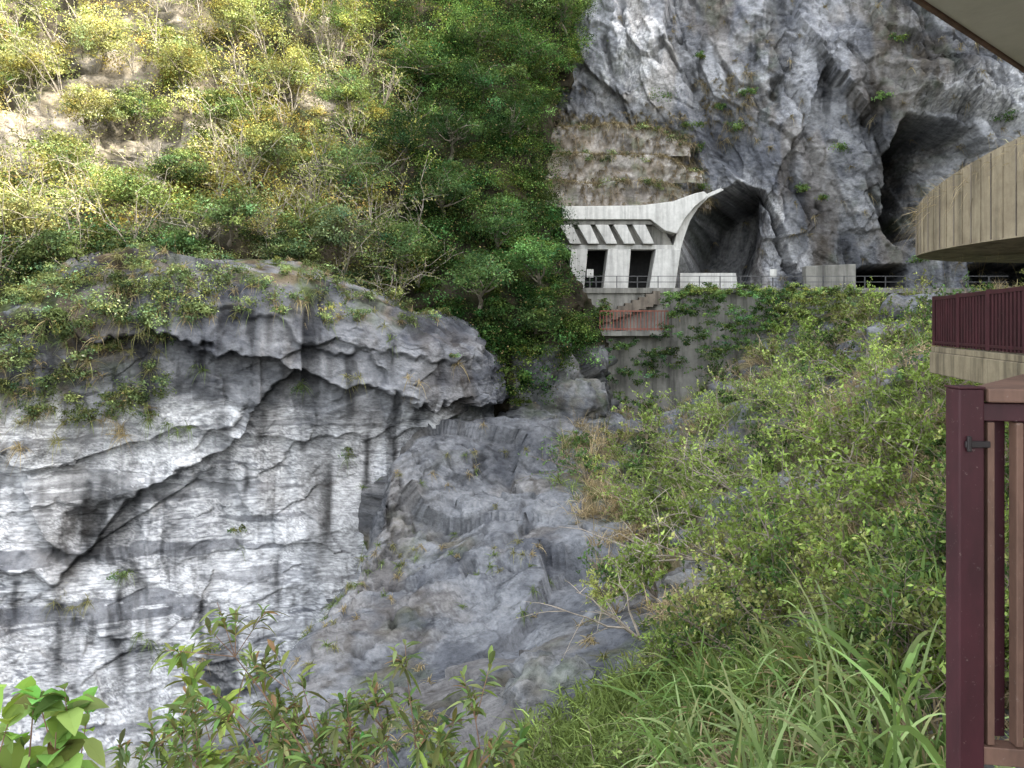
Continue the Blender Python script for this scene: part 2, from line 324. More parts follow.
# unseen gorge wall added on the sun side, top shaped to shade the gorge
ys=np.linspace(60,-90,90)
YY,T_=np.meshgrid(ys,np.linspace(0,1,60)); top=49+8*sst(YY,27,39)+4*fbm(np.stack([YY*.12,0*YY,0*YY],-1),4,97)
ZZ=-20+T_*(top+20); G=np.stack([59+.10*(ZZ-54),YY,ZZ],-1)
g=fbm(G*.06,4,95)*5+facet(G*.12,96)*2; G[...,0]+=g*(1-T_*.7)
o3=np.zeros(G.shape[:2])
gridobj('gorge_shade_wall',G,M_back,rockcol(G,(.16,.16,.16),(.34,.34,.34),(.5,.5,.5),(.2,.18,.1),(.1,.13,.05),o3+.4,o3+.5,o3,s=600))
gx=np.concatenate([np.linspace(-600,-60,12),np.linspace(-50,60,160),np.linspace(70,600,12)]); gy=np.concatenate([np.linspace(-600,-30,12),np.linspace(-20,90,160),np.linspace(100,900,12)])
GX,GY=np.meshgrid(gx,gy); G=np.stack([GX,GY,-16.5+0*GX],-1); G[...,2]+=.8*fbm(G*.2,4,98)+.8*facet(G*.4,99)
gridobj('ground',G,M_slope,rockcol(G,(.22,.22,.22),(.36,.36,.36),(.5,.5,.5),(.2,.18,.1),(.1,.13,.05),GX*0+.6,GX*0+.2,GX*0,s=700))
# ---------- vegetation tools ----------
LG=1.25
def tone(c): return c*.94+c.mean(-1,keepdims=True)*.06
def leafq(a,C,T,Nn,L,Wd,col,m=0):
    T=nz(T); Sd=nz(np.cross(Nn,T)); L=np.asarray(L)[:,None]; Wd=np.asarray(Wd)[:,None]; n=len(C)
    v=np.stack([C,C+T*L*.45+Sd*Wd*.5,C+T*L,C+T*L*.45-Sd*Wd*.5],1)
    a.add(v,np.arange(4*n).reshape(n,4),np.repeat(np.clip(tone(col)*LG,0,.6),4,0),m)
def tubes(a,P,r,col,m=1,k=4):
    n,s,_=P.shape; T=nz(np.gradient(P,axis=1)); ref=np.where(np.abs(T[...,2:3])>.9,[1,0,0],[0,0,1.]); A=nz(np.cross(T,ref)); Bv=np.cross(T,A)
    an=np.arange(k)*2*math.pi/k
    v=P[:,:,None]+r[:,:,None,None]*(A[:,:,None]*np.cos(an)[:,None]+Bv[:,:,None]*np.sin(an)[:,None])
    idx=np.arange(n*s*k).reshape(n,s,k); i2=np.roll(idx,-1,2)
    f=np.stack([idx[:,:-1],i2[:,:-1],i2[:,1:],idx[:,1:]],-1).reshape(-1,4)
    a.add(v,f,col,m)
def crown(a,c,R,nc,nl,ls,col,var=.35,cr_=.38):
    R=np.asarray(R,float)*np.ones(3)
    cc=rdir(nc)*(rng.random((nc,1))**.45)*R*.85; cc[:,2]=np.abs(cc[:,2])*.9-R[2]*.15
    rad=R.min()*cr_*(.5+1.0*rng.random(nc)); cb=np.exp(rng.normal(0,var,nc)); hue=rng.normal(0,.12,nc)
    ax=rdir(nc); ax[:,2]*=.4
    ci=np.repeat(np.arange(nc),nl); n=nc*nl
    dd=rng.normal(size=(n,3))*.45; dd+=ax[ci]*(rng.normal(size=(n,1))*.5)
    p=cc[ci]+dd*rad[ci][:,None]*np.array([1.2,1.2,.7])
    nn=nz(nz(dd)*.5+rdir(n)*.7+np.array([0,0,.6])); T=nz(np.cross(nn,rdir(n)))
    cl_=np.asarray(col)[None]*(cb[ci]*np.exp(rng.normal(0,.28,n)))[:,None]*np.stack([1+hue[ci],np.ones(n),1-hue[ci]],-1)
    dead=rng.random(n)<.02; cl_[dead]=(.24,.18,.08)
    L=ls*(.6+.8*rng.random(n))
    leafq(a,np.asarray(c)+p,T,nn,L,L*.55,np.clip(cl_,0.005,.7))
    return np.asarray(c)+cc
def tree(base,cen,R,nc,nl,ls,col,bark=(.22,.19,.15),name='tree',r0=.16):
    a=Acc(); cc=crown(a,cen,R,nc,nl,ls,col,.45,.27)
    base=np.asarray(base,float); cen=np.asarray(cen,float)
    t=np.linspace(0,1,8)[:,None]; tr=base*(1-t)+(cen)*t+np.sin(t*math.pi)*rng.normal(0,.25,3)+np.sin(t*9)*.06
    tubes(a,tr[None],(r0*(1-.75*t[:,0]))[None],bark,1,7)
    k=min(nc,18); st=tr[rng.integers(3,7,k)]; en=cc[:k]; tt=np.linspace(0,1,5)[None,:,None]
    P=st[:,None]*(1-tt)+en[:,None]*tt+np.sin(tt*math.pi)*rng.normal(0,.2,(k,1,3))
    tubes(a,P,np.linspace(r0*.4,r0*.08,5)[None]*np.ones((k,1)),bark,1,5)
    return a.build(name,[M_leaf,M_bark])
def shrub(a,base,up,H,spread,ns,nsub,nl,L,Wd,col,bark=(.2,.16,.12),r=.012,droop=.25,cv=.3):
    D=nz(np.asarray(up)[None]*1.0+rng.normal(0,spread,(ns,3))); ln=H*(.5+.6*rng.random(ns)); S_=6
    t=np.linspace(0,1,S_)
    P=base+D[:,None]*ln[:,None,None]*t[None,:,None]+rng.normal(0,.035,(ns,S_,3))*ln[:,None,None]*t[None,:,None]
    P[...,2]-=droop*ln[:,None]*t[None]**2
    tubes(a,P,(r*(1-.8*t))[None]*np.ones((ns,1)),bark,1,4)
    si=np.repeat(np.arange(ns),nsub); m=len(si); k=rng.integers(1,S_-1,m); f=rng.random(m)[:,None]
    st=P[si,k]*(1-f)+P[si,k+1]*f; sd=nz(D[si]*.7+rdir(m)*.9+np.array([0,0,.2])); sl_=(ln[si]*(.15+.3*rng.random(m)))
    tt=np.linspace(0,1,4); Q=st[:,None]+sd[:,None]*sl_[:,None,None]*tt[None,:,None]; Q[...,2]-=.2*sl_[:,None]*tt**2
    tubes(a,Q,(r*.4*(1-.7*tt))[None]*np.ones((m,1)),bark,1,3)
    if nl<1: return
    li=np.repeat(np.arange(m),nl); n=len(li); x=(.2+.85*rng.random(n))*2.99; i=np.minimum(x.astype(int),2); f=(x-i)[:,None]
    C=Q[li,i]*(1-f)+Q[li,i+1]*f; T=nz(sd[li]*.5+rdir(n)); nn=nz(np.array([0,0,1.])+rdir(n)*.7)
    cb=np.exp(rng.normal(0,cv,m)); l=L*(.6+.7*rng.random(n))
    leafq(a,C,T,nn,l,l*Wd/L,np.clip(np.asarray(col)*(cb[li]*np.exp(rng.normal(0,.2,n)))[:,None],.005,.6))
def tufts(a,B,up,nb,L,wd,col,droop=.5,spread=.6,seg=3,tw=None):
    n=len(B)*nb; bi=np.repeat(np.arange(len(B)),nb); L=np.broadcast_to(L,len(B))[bi]*(.5+.7*rng.random(n))
    D=nz(np.broadcast_to(up,(len(B),3))[bi]+rng.normal(0,spread,(n,3))); t=np.linspace(0,1,seg+1)
    b0=B[bi]+rng.normal(0,.08,(n,3))*L[:,None]
    P=b0[:,None]+D[:,None]*L[:,None,None]*t[None,:,None]; dr_=droop*(.4+1.1*rng.random(n)); P[...,2]-=dr_[:,None]*L[:,None]*t**2.2
    sd=nz(np.cross(D,rdir(n)+np.array([0,0,1.]))); w_=wd*(.6+.7*rng.random(n))[:,None]*np.array([.7]+[1-.95*(x**1.8) for x in t[1:]])[None]
    v=np.stack([P-sd[:,None]*w_[...,None]*.5,P+sd[:,None]*w_[...,None]*.5],2)
    idx=np.arange(n*(seg+1)*2).reshape(n,seg+1,2)
    f=np.stack([idx[:,:-1,0],idx[:,:-1,1],idx[:,1:,1],idx[:,1:,0]],-1).reshape(-1,4)
    col=np.asarray(col); col=col if col.ndim==2 else np.broadcast_to(col,(len(B),3))
    c=1.15*tone(col[bi])*np.exp(rng.normal(0,.28,n))[:,None]
    cv=np.repeat(c[:,None],(seg+1)*2,1).reshape(n,seg+1,2,3)
    if tw is not None:
        k=(t**3)[None,:,None,None]*(rng.random(n)<.4)[:,None,None,None]; cv=cv*(1-k)+np.array(tw)*k
    a.add(v,f,np.clip(cv.reshape(-1,3),.005,.65),0)
def sample(V,U,Vv,wt,n):
    p=np.ravel(wt*((U>-60)&(U<1084)&(Vv>-60)&(Vv<850))).astype(float)
    ar=np.abs(np.gradient(U,axis=1)*np.gradient(Vv,axis=0)-np.gradient(U,axis=0)*np.gradient(Vv,axis=1)).ravel(); p*=np.minimum(ar,20); p/=p.sum()
    return rng.choice(len(p),n,p=p)
def near(V,U,Vv,u,v):
    i=np.argmin((U-u)**2+(Vv-v)**2); return V.reshape(-1,3)[i]
hU,hV=proj(HlV)
wt=np.where(hV<355,1.,.0)+np.where((hV>=340)&(hU>480)&(hV<400),.6,0); wt*=1-.85*((hU>540)&(hV>345)); wt*=(hU<np.interp(hV,[0,80,150,200,310,340],[585,560,530,545,560,590]))
wt*=1-.93*gap
wt*=1+.6*sst(hU,350,420)
idx=sample(HlV,hU,hV,wt,1250); a=Acc()
P=HlV.reshape(-1,3)[idx]; NN=HlN.reshape(-1,3)[idx]; pu=hU.ravel()[idx]; pv=hV.ravel()[idx]
zone=fbm(P*.13,3,34)
for p,nn,u,v,z in zip(P,NN,pu,pv,zone):
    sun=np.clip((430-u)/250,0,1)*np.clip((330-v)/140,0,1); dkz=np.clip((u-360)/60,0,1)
    c=np.array([.11,.13,.05])*(1-sun)+np.array([.28,.285,.10])*sun  # sunlight at upper left painted into the leaf colour
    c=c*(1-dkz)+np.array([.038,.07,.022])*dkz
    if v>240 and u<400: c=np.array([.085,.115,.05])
    c=c*(1+.6*z)*np.exp(rng.normal(0,.35))
    r_=rng.random()
    c=c*(np.array([1.2,1,.75]) if r_<.35 else np.array([.85,1,.85]) if r_<.7 else np.array([.42,.55,.42]) if r_<.92 else np.array([1.2,.95,1.0]))
    R=.7+1.5*rng.random()**1.5; 
    if v>300: R*=.7
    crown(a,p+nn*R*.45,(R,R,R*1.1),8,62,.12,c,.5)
a.build('hillside_foliage',[M_leaf,M_bark])
a=Acc()
for i in sample(HlV,hU,hV,(hV<340)*(hU<420)*1.,120):
    p=HlV.reshape(-1,3)[i]; shrub(a,p+HlN.reshape(-1,3)[i]*.6,np.array([.1,-.45,.9]),2.6+2.6*rng.random(),.28,5,5,8,.14,.07,np.array([.18,.19,.07]),bark=(.33,.29,.24),r=.035,cv=.4)
a.build('hillside_saplings',[M_leaf,M_bark])
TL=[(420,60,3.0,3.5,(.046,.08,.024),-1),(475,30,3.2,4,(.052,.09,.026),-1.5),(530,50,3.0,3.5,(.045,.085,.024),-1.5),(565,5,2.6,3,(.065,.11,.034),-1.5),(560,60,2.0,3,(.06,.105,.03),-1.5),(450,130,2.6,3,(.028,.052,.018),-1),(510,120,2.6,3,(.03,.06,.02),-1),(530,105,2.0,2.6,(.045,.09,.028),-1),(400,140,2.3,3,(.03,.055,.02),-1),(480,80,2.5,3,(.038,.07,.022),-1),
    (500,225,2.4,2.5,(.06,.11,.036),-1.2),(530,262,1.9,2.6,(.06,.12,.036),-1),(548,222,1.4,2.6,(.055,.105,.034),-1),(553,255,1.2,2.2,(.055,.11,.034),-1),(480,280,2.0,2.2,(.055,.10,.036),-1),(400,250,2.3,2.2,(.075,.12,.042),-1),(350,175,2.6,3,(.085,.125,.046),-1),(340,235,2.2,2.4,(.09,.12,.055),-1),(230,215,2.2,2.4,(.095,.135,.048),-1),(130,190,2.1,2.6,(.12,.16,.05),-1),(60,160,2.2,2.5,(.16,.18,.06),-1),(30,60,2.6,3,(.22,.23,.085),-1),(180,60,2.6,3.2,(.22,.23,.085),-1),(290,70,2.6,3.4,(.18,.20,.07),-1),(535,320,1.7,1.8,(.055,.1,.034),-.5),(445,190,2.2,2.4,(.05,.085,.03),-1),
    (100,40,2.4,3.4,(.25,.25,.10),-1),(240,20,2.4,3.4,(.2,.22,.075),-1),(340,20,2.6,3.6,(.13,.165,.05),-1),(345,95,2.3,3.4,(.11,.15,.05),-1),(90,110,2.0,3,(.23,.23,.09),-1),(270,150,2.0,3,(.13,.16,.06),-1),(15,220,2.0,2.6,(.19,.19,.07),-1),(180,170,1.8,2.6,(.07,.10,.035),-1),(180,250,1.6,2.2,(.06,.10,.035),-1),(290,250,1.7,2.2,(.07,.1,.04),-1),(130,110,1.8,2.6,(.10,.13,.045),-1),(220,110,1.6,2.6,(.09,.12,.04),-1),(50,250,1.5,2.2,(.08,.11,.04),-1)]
for (u,v,R,hh,col_,Yo) in TL:  # upper-left trees have paler leaf colours, with the sunlight painted in
    b=near(HlV,hU,hV,u,v+30); c=b+np.array([0,Yo-.9,hh*.75+.3]); c=W(u,v,c[1])
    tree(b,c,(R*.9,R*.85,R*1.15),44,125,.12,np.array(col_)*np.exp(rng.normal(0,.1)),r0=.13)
# cliff plants
cU,cV=proj(ClV); a=Acc()
idx=sample(ClV,cU,cV,(V0<325)*(V0>262)*.8+.9*(U0<170)*(V0<420)*(V0>300),440)
P=ClV.reshape(-1,3)[idx]
for p in P:
    if rng.random()<.5: crown(a,p+np.array([0,-.3,.2]),.35+.6*rng.random(),5,50,.10,np.array([.10,.13,.05])*np.exp(rng.normal(0,.35)),.35)
cc=np.array([(.17,.165,.07),(.25,.20,.11),(.11,.15,.05)])
tufts(a,P,np.array([0,-.5,.8]),26,.65,.03,cc[rng.integers(0,3,len(P))],.8)
fp=[(130,430),(25,445),(410,388),(455,358),(240,530),(120,578),(145,640),(205,372),(165,405),(70,598),(350,380),(402,340),(180,425),(90,600),(300,300),(445,310),(210,650),(345,455),(300,390),(60,440),(110,420),(150,415)]
for u,v in fp:
    p=near(ClV,cU,cV,u,v)
    tufts(a,np.repeat(p[None],3,0)+rng.normal(0,.25,(3,3)),np.array([0,-.6,.7]),26,.6,.03,cc[rng.integers(0,3)],.8,.7)
    if rng.random()<.5: crown(a,p+np.array([0,-.2,.1]),.4,4,40,.10,(.09,.12,.045))
a.build('cliff_plants',[M_blade,M_bark])
sU,sV=proj(SlV); a=Acc()
idx=sample(SlV,sU,sV,(SlVeg<.3)*(sV<800)*(SU>280)*(.05+sst(fbm(SlV*.5,3,61),.0,.35)),300)
P=SlV.reshape(-1,3)[idx]; tufts(a,P,np.array([0,-.4,.8]),30,.42,.022,cc[rng.integers(0,3,len(P))],.8)
a.build('rock_grass_tufts',[M_blade])
# right slope vegetation
a=Acc(); W2=SlVeg*(SlV[...,1]>5.5)
clump=.25+1.5*sst(fbm(SlV*.3,3,65),-.2,.25)
idx=sample(SlV,sU,sV,W2*clump,5400); P=SlV.reshape(-1,3)[idx]; Ln=np.clip(.3+P[:,1]*.022,.35,1.1)*(.5+1.0*rng.random(len(P)))
zc=fbm(P*.3,3,62); pal=np.where(zc[:,None]*1.4+rng.normal(0,.2,(len(P),1))>.08,np.array([[.28,.22,.13]]),np.array([[.135,.18,.05]]))
pal=pal*np.exp(rng.normal(0,.3,(len(P),1)))*np.where(P[:,1:2]<9,.65,1)
tufts(a,P,SlN.reshape(-1,3)[idx]*.5+np.array([0,-.1,.7]),16,Ln,.026,pal,.6,.6)
a.build('slope_grass',[M_blade])
a=Acc()
idx=sample(SlV,sU,sV,W2*(SV<700)*(.3+1.3*sst(-fbm(SlV*.3,3,65),-.2,.2)),270)
for i in idx:
    p=SlV.reshape(-1,3)[i]; s=np.clip(.6+p[1]*.03,.7,1.7)
    r_=rng.random(); c=np.array([.155,.215,.052]) if r_<.55 else np.array([.055,.10,.03]) if r_<.85 else np.array([.2,.22,.07])
    shrub(a,p,np.array([-.15,-.2,1]),s*(.5+1.3*rng.random()),.5,8,8,11,.05+.0024*p[1],.03+.0013*p[1],c*np.exp(rng.normal(0,.3)),r=.010+.0005*p[1])
a.build('slope_scrub',[M_leaf,M_bark])
for (u,v,H) in [(745,470,3.6),(830,540,3.4),(700,540,3.0),(880,400,3.0),(660,600,2.2),(780,600,2.3),(905,520,2.4),(800,430,3.6),(850,470,3.2),(720,420,3.4),(690,470,3.2),(930,440,2.6),(640,520,2.6),(760,540,2.8),(620,470,2.4),(770,410,3.0),(890,470,2.8)]:
    a=Acc(); p=near(SlV,sU,sV,u,v); shrub(a,p,np.array([-.5,-.3,.85]),H,.42,8,11,17,.11,.052,np.array([.17,.235,.055])*np.exp(rng.normal(0,.2)),bark=(.30,.25,.20),r=.024,droop=.3)
    a.build('shrub',[M_leaf,M_bark])
for (u,v,H) in [(700,560,3.4),(745,500,4.2),(660,560,3.0),(640,640,2.4)]:
    a=Acc(); p=near(SlV,sU,sV,u,v); shrub(a,p,np.array([-.9,-.3,.7]),H,.3,4,6,3,.07,.03,np.array([.2,.23,.07]),bark=(.40,.34,.27),r=.026,droop=.15)
    a.build('bare_shrub',[M_leaf,M_bark])
a=Acc()
for (u0,u1,v0,v1,n,Y,c) in [(600,662,335,385,22,54.3,(.05,.09,.03)),(665,800,292,350,80,54.0,(.07,.125,.038)),(700,770,345,372,14,53.6,(.08,.12,.04)),(780,900,292,330,50,53.5,(.13,.17,.05)),(575,610,300,330,10,55,(.08,.13,.04)),(610,660,395,418,12,53,(.08,.13,.04)),(680,860,288,294,45,55.3,(.13,.18,.055)),(640,680,350,370,8,54,(.06,.1,.035))]:
    for k in range(n):
        crown(a,W(u0+(u1-u0)*rng.random(),v0+(v1-v0)*rng.random(),Y-.3*rng.random()),(.8,.5,.7),5,44,.13,np.array(c)*np.exp(rng.normal(0,.35)),.35)
a.build('wall_ivy',[M_leaf])
a=Acc(); bU,bV=proj(BcV)
for (u,v,s) in [(663,100,1.6),(838,152,1.0),(720,110,.7),(735,130,.9),(915,262,.9),(745,95,.7),(700,60,.6),(1005,120,1.2),(880,100,.7),(800,190,.7),(820,200,.6),(895,40,.8),(600,140,.8),(640,150,.7),(690,175,1.1),(700,190,.9),(695,150,1.0),(690,128,1.1)]:
    p=near(BcV,bU,bV,u,v)
    crown(a,p+np.array([0,-.6,.1]),s*.9,7,60,.14,np.array([.07,.115,.035])*np.exp(rng.normal(0,.2)),.3)
i=sample(BcV,bU,bV,poly_in(bU,bV,[(690,80),(760,60),(760,140),(700,150)],15)+.8*poly_in(bU,bV,[(550,105),(690,110),(722,205),(550,208)],8)+.03,700)
P=BcV.reshape(-1,3)[i]; tufts(a,P,np.array([0,-.7,.6]),22,.75,.04,np.array([.18,.15,.09])*np.exp(rng.normal(0,.25,(len(P),1))),.9)
a.build('cliff_shrubs',[M_leaf])
# ---------- built parts ----------
def pm(name,verts,faces,mat,parent=None,bev=0):
    me=bpy.data.meshes.new(name); me.from_pydata([tuple(map(float,v)) for v in verts],[],faces); me.update(); me.materials.append(mat)
    o=link(bpy.data.objects.new(name,me))
    if parent: o.parent=parent
    if bev:
        b=o.modifiers.new('bevel','BEVEL'); b.width=bev; b.segments=2
    return o
def prism(name,poly,y0,y1,mat,parent=None,bev=0.02):
    n=len(poly); v=[(x,y0,z) for x,z in poly]+[(x,y1,z) for x,z in poly]
    f=[tuple(range(n)),tuple(range(2*n-1,n-1,-1))]+[(i,i+n,(i+1)%n+n,(i+1)%n) for i in range(n)]
    return pm(name,v,f,mat,parent,bev)
def pxp(pts,Y): return [(W(u,v,Y)[0],W(u,v,Y)[2]) for u,v in pts]
def hprism(name,plan,z0,z1,mat,parent=None,bev=.01):
    n=len(plan); z0=z0 if hasattr(z0,'__len__') else [z0]*n; z1=z1 if hasattr(z1,'__len__') else [z1]*n
    v=[(x,y,z) for (x,y),z in zip(plan,z0)]+[(x,y,z) for (x,y),z in zip(plan,z1)]
    f=[tuple(range(n)),tuple(range(2*n-1,n-1,-1))]+[(i,i+n,(i+1)%n+n,(i+1)%n) for i in range(n)]
    return pm(name,v,f,mat,parent,bev)
def box(name,x0,x1,y0,y1,z0,z1,mat,parent=None,bev=.01): return hprism(name,[(x0,y0),(x1,y0),(x1,y1),(x0,y1)],z0,z1,mat,parent,bev)
def bar(name,p,q,wx,wz,mat,parent=None,bev=.004):
    p=np.array(p,float);q=np.array(q,float); t=nz(q-p); ref=np.array([0,0,1.]) if abs(t[2])<.9 else np.array([0,1.,0]); s=nz(np.cross(t,ref)); u=np.cross(s,t)
    v=[e+s*a*wx/2+u*b*wz/2 for e in (p,q) for a,b in ((-1,-1),(1,-1),(1,1),(-1,1))]
    return pm(name,v,[(0,1,2,3),(7,6,5,4),(0,4,5,1),(1,5,6,2),(2,6,7,3),(3,7,4,0)],mat,parent,bev)
def empty(name): return link(bpy.data.objects.new(name,None))
ZR=W(600,290,57)[2]
box('road',2,46,56.0,63,ZR-.8,ZR,M_wallc)
wx=np.linspace(4.5,24,120); wz=np.linspace(-6.5,ZR-.02,60); WX,WZ=np.meshgrid(wx,wz)
G=np.stack([WX,55.6+.06*(WZ-ZR)+0*WX,WZ],-1); G[...,1]+=.12*fbm(G*.5,4,100)-.12*np.round(np.sin(WX*1.2)*.5)
fastmesh('retaining_wall',G.reshape(-1,3),gridfaces(60,120),[M_wallc],None,None,True)
box('road_kerb',4.5,40,55.4,56.1,ZR-.3,ZR+.08,M_wallc)
g=empty('rockfall_gallery'); Y=56.6
prism('roof_slab',pxp([(562,207),(640,206),(672,202),(694,194),(703,192),(708,196),(694,207),(684,219),(676,234),(664,231),(650,220),(562,220)],Y),Y-.3,Y+5,M_conc,g,.05)
prism('roof_edge',pxp([(562,220.5),(649,220.5),(654,224.5),(562,224.5)],Y),Y-.05,Y+4,M_wallc,g,.02)
for i,u in enumerate([564,582,600,618,637]):
    prism('haunch_%d'%i,pxp([(u-5,225),(u+8,225),(u+17,244),(u+6,244)],Y),Y-.2,Y+3,M_conc,g,.03)
prism('lintel',pxp([(562,244.5),(674,244.5),(678,249),(562,249)],Y),Y+.3,Y+1.4,M_conc,g,.03)
prism('soffit_back',pxp([(562,225),(664,225),(674,244),(562,244)],Y),Y+.6,Y+1.0,M_wallc,g,0)
for i,(a0,a1,b0,b1) in enumerate([(571,588,568,584),(608,631,603,628),(656,681,649,675)]):
    prism('pillar_%d'%i,pxp([(a0,249.3),(a1,249.3),(b1,289.5),(b0,289.5)],Y),Y,Y+1.6,M_conc,g,.05)
prism('bay_shade_panel',pxp([(545,226),(662,226),(670,290),(545,290)],Y+4),Y+4,Y+4.2,M_dark,g,0)  # black sheet standing in for the shade behind the pillars
pts=[(724,190),(709,197),(698,208),(690,221),(684,238),(679,256),(676,274),(674,290)]
wd_=[3,5,7,8,8,8,8,8]
Q=np.array([W(u,v,Y+.6) for u,v in pts]); Q2=np.array([W(u-w_,v-2,Y+.6) for (u,v),w_ in zip(pts,wd_)])
vv=[];ff=[]
for i,(p,q) in enumerate(zip(Q,Q2)):
    vv+= [p,q,q+np.array([0,1.2,0]),p+np.array([0,1.2,0])]
    if i: 
        b=4*i; ff+=[(b-4+k,b-4+(k+1)%4,b+(k+1)%4,b+k) for k in range(4)]
ff+=[(0,3,2,1),(4*len(pts)-4,4*len(pts)-3,4*len(pts)-2,4*len(pts)-1)]
pm('arch_rib',vv,ff,M_conc,g,.03)
prism('parapet_wall',pxp([(680,273),(736,273),(738,290),(680,290)],58.5),58.5,58.8,M_conc,g,.02)
prism('wall_panel',pxp([(806,266),(856,264),(856,290),(806,290)],57.6),57.6,58.4,M_wallc,g,.05)
tg=empty('terraced_retaining_slope')
for i,(v0,v1,u1,Yt) in enumerate([(205,181,712,58.4),(181,153,703,59.6),(153,124,690,60.8)]):
    xs_=np.linspace(W(540,200,Yt)[0],W(u1,200,Yt)[0],120); z0=W(600,v0+3,Yt)[2]; z1=W(600,v1,Yt)[2]; zs_=np.concatenate([np.linspace(z0,z1,16),np.full(12,z1)])
    yy=np.concatenate([np.linspace(Yt,Yt+.4,16),np.linspace(Yt+.5,Yt+2.6,12)])
    G=np.array([[[x,y,z] for x in xs_] for y,z in zip(yy,zs_)])
    kx=np.linspace(0,1,120)[None,:]; G[...,2]-=1.6*sst(kx,.72,1)*sst(G[...,2],z0,z1)
    G[...,1]+=.5*fbm(G*.35,4,110+i)+.2*facet(G*.8,115+i); G[...,2]+=.3*fbm(G*.5,4,120+i)
    gm_=np.full(G.shape[:2],.55); o=fastmesh('tier_%d'%i,G.reshape(-1,3),gridfaces(*G.shape[:2]),[M_hill],rockcol(G,(.13,.115,.10),(.29,.265,.235),(.46,.44,.41),(.17,.135,.095),(.10,.11,.055),gm_*1.1,gm_,gm_*.1,s=1000+i,band=(.1,.1,2.5)).reshape(-1,3),None,True); o.parent=tg
    aa=Acc(); k=420; q=G[14:,:].reshape(-1,3)[rng.integers(0,1600,k)]
    tufts(aa,q,np.array([0,-.5,.8]),18,.6,.04,np.array([.20,.165,.105])*np.exp(rng.normal(0,.25,(k,1))),.8)
    k=110; q=G[:16].reshape(-1,3)[rng.integers(0,1900,k)]; tufts(aa,q,np.array([0,-.8,.3]),12,.5,.04,np.array([.15,.12,.08])*np.exp(rng.normal(0,.25,(k,1))),1.1)
    for q in G[12:18,:].reshape(-1,3)[rng.integers(0,700,10)]: crown(aa,q,.6,5,44,.12,np.array([.10,.13,.05])*np.exp(rng.normal(0,.3)))
    o=aa.build('tier_grass_%d'%i,[M_blade]); o.parent=tg
rg=empty('road_railing')
for i,x in enumerate(np.arange(4.6,36,1.5)): box('post_%d'%i,x-.03,x+.03,55.7,55.77,ZR+.05,ZR+.95,M_rail,rg,0)
for i,h in enumerate((.92,.5)): box('rail_%d'%i,4.5,36,55.70,55.76,ZR+h,ZR+h+.045,M_rail,rg,0)
for u in (590,773):
    s=empty('road_sign'); p=W(u,280,56.5); box('pole',p[0]-.04,p[0]+.04,56.5,56.58,ZR,ZR+1.5,M_rail,s); box('panel',p[0]-.25,p[0]+.25,56.42,56.47,ZR+.9,ZR+1.5,M_conc,s)
st=empty('stair_platform'); Y=54.3
prism('platform',pxp([(598,331),(668,331),(668,336),(598,336)],Y),Y,Y+1.4,M_wallc,st)
for i in range(8):
    prism('step_%d'%i,pxp([(604+7*i,312-3*i),(611+7*i,312-3*i),(611+7*i,322-2.5*i),(604+7*i,322-2.5*i)],55.0),54.9,55.5,M_tier,st,.01)
for i,u in enumerate(np.arange(600,669,3.4)):
    p=W(u,331,Y); q=W(u,311,Y); box('bar_%d'%i,p[0]-.025,p[0]+.025,Y,Y+.05,p[2],q[2],M_rust,st,0)
for v in (311,329): p=W(600,v,Y); q=W(668,v,Y); box('rail_%d'%v,p[0],q[0],Y-.06,Y-.01,p[2]-.04,p[2]+.04,M_rust,st,0)
def boulder(u,v,Y,r,k,mat=M_slope):
    import bmesh
    bm=bmesh.new(); bmesh.ops.create_icosphere(bm,subdivisions=5,radius=1); me=bpy.data.meshes.new('boulder'); bm.to_mesh(me); bm.free()
    n=len(me.vertices); c=np.zeros(n*3,dtype=np.float32); me.vertices.foreach_get('co',c); c=c.reshape(-1,3).astype(float)
    d=1+.2*fbm(c*1.1+k*5,3,130+k)+.35*facet(c*1.2+k*3,131+k)+.10*facet(c*3+k,132+k)+.04*fbm(c*6,4,k,True)
    c=c*d[:,None]*np.array(r); c+=W(u,v,Y); me.vertices.foreach_set('co',c.astype(np.float32).ravel()); me.materials.append(mat)
    me.polygons.foreach_set('use_smooth',np.full(len(me.polygons),True))
    at=me.color_attributes.new('Col','FLOAT_COLOR','POINT'); m=np.ones((n,4),dtype=np.float32); z=np.zeros(n)
    m[:,:3]=rockcol(c,(.08,.085,.095),(.18,.185,.195),(.3,.3,.3),(.15,.125,.075),(.07,.09,.035),z+.5,z+.4,z,s=900+k); at.data.foreach_set('color',m.ravel())
    me.update(); link(bpy.data.objects.new('boulder',me))
for k,b in enumerate([(900,350,40,(1.9,1.6,1.2)),(870,368,38,(1.2,1,.8)),(820,376,42,(1.6,1.4,1.3)),(925,318,45,(2.2,1.5,1.5)),(555,705,13.5,(1.0,.9,.7)),(700,594,17.5,(.8,.7,.5)),(560,405,44.5,(2.4,2,2.0)),(597,428,44,(1.6,1.5,1.0)),(530,428,42.5,(1.8,1.6,1.1))]): boulder(*b,k)
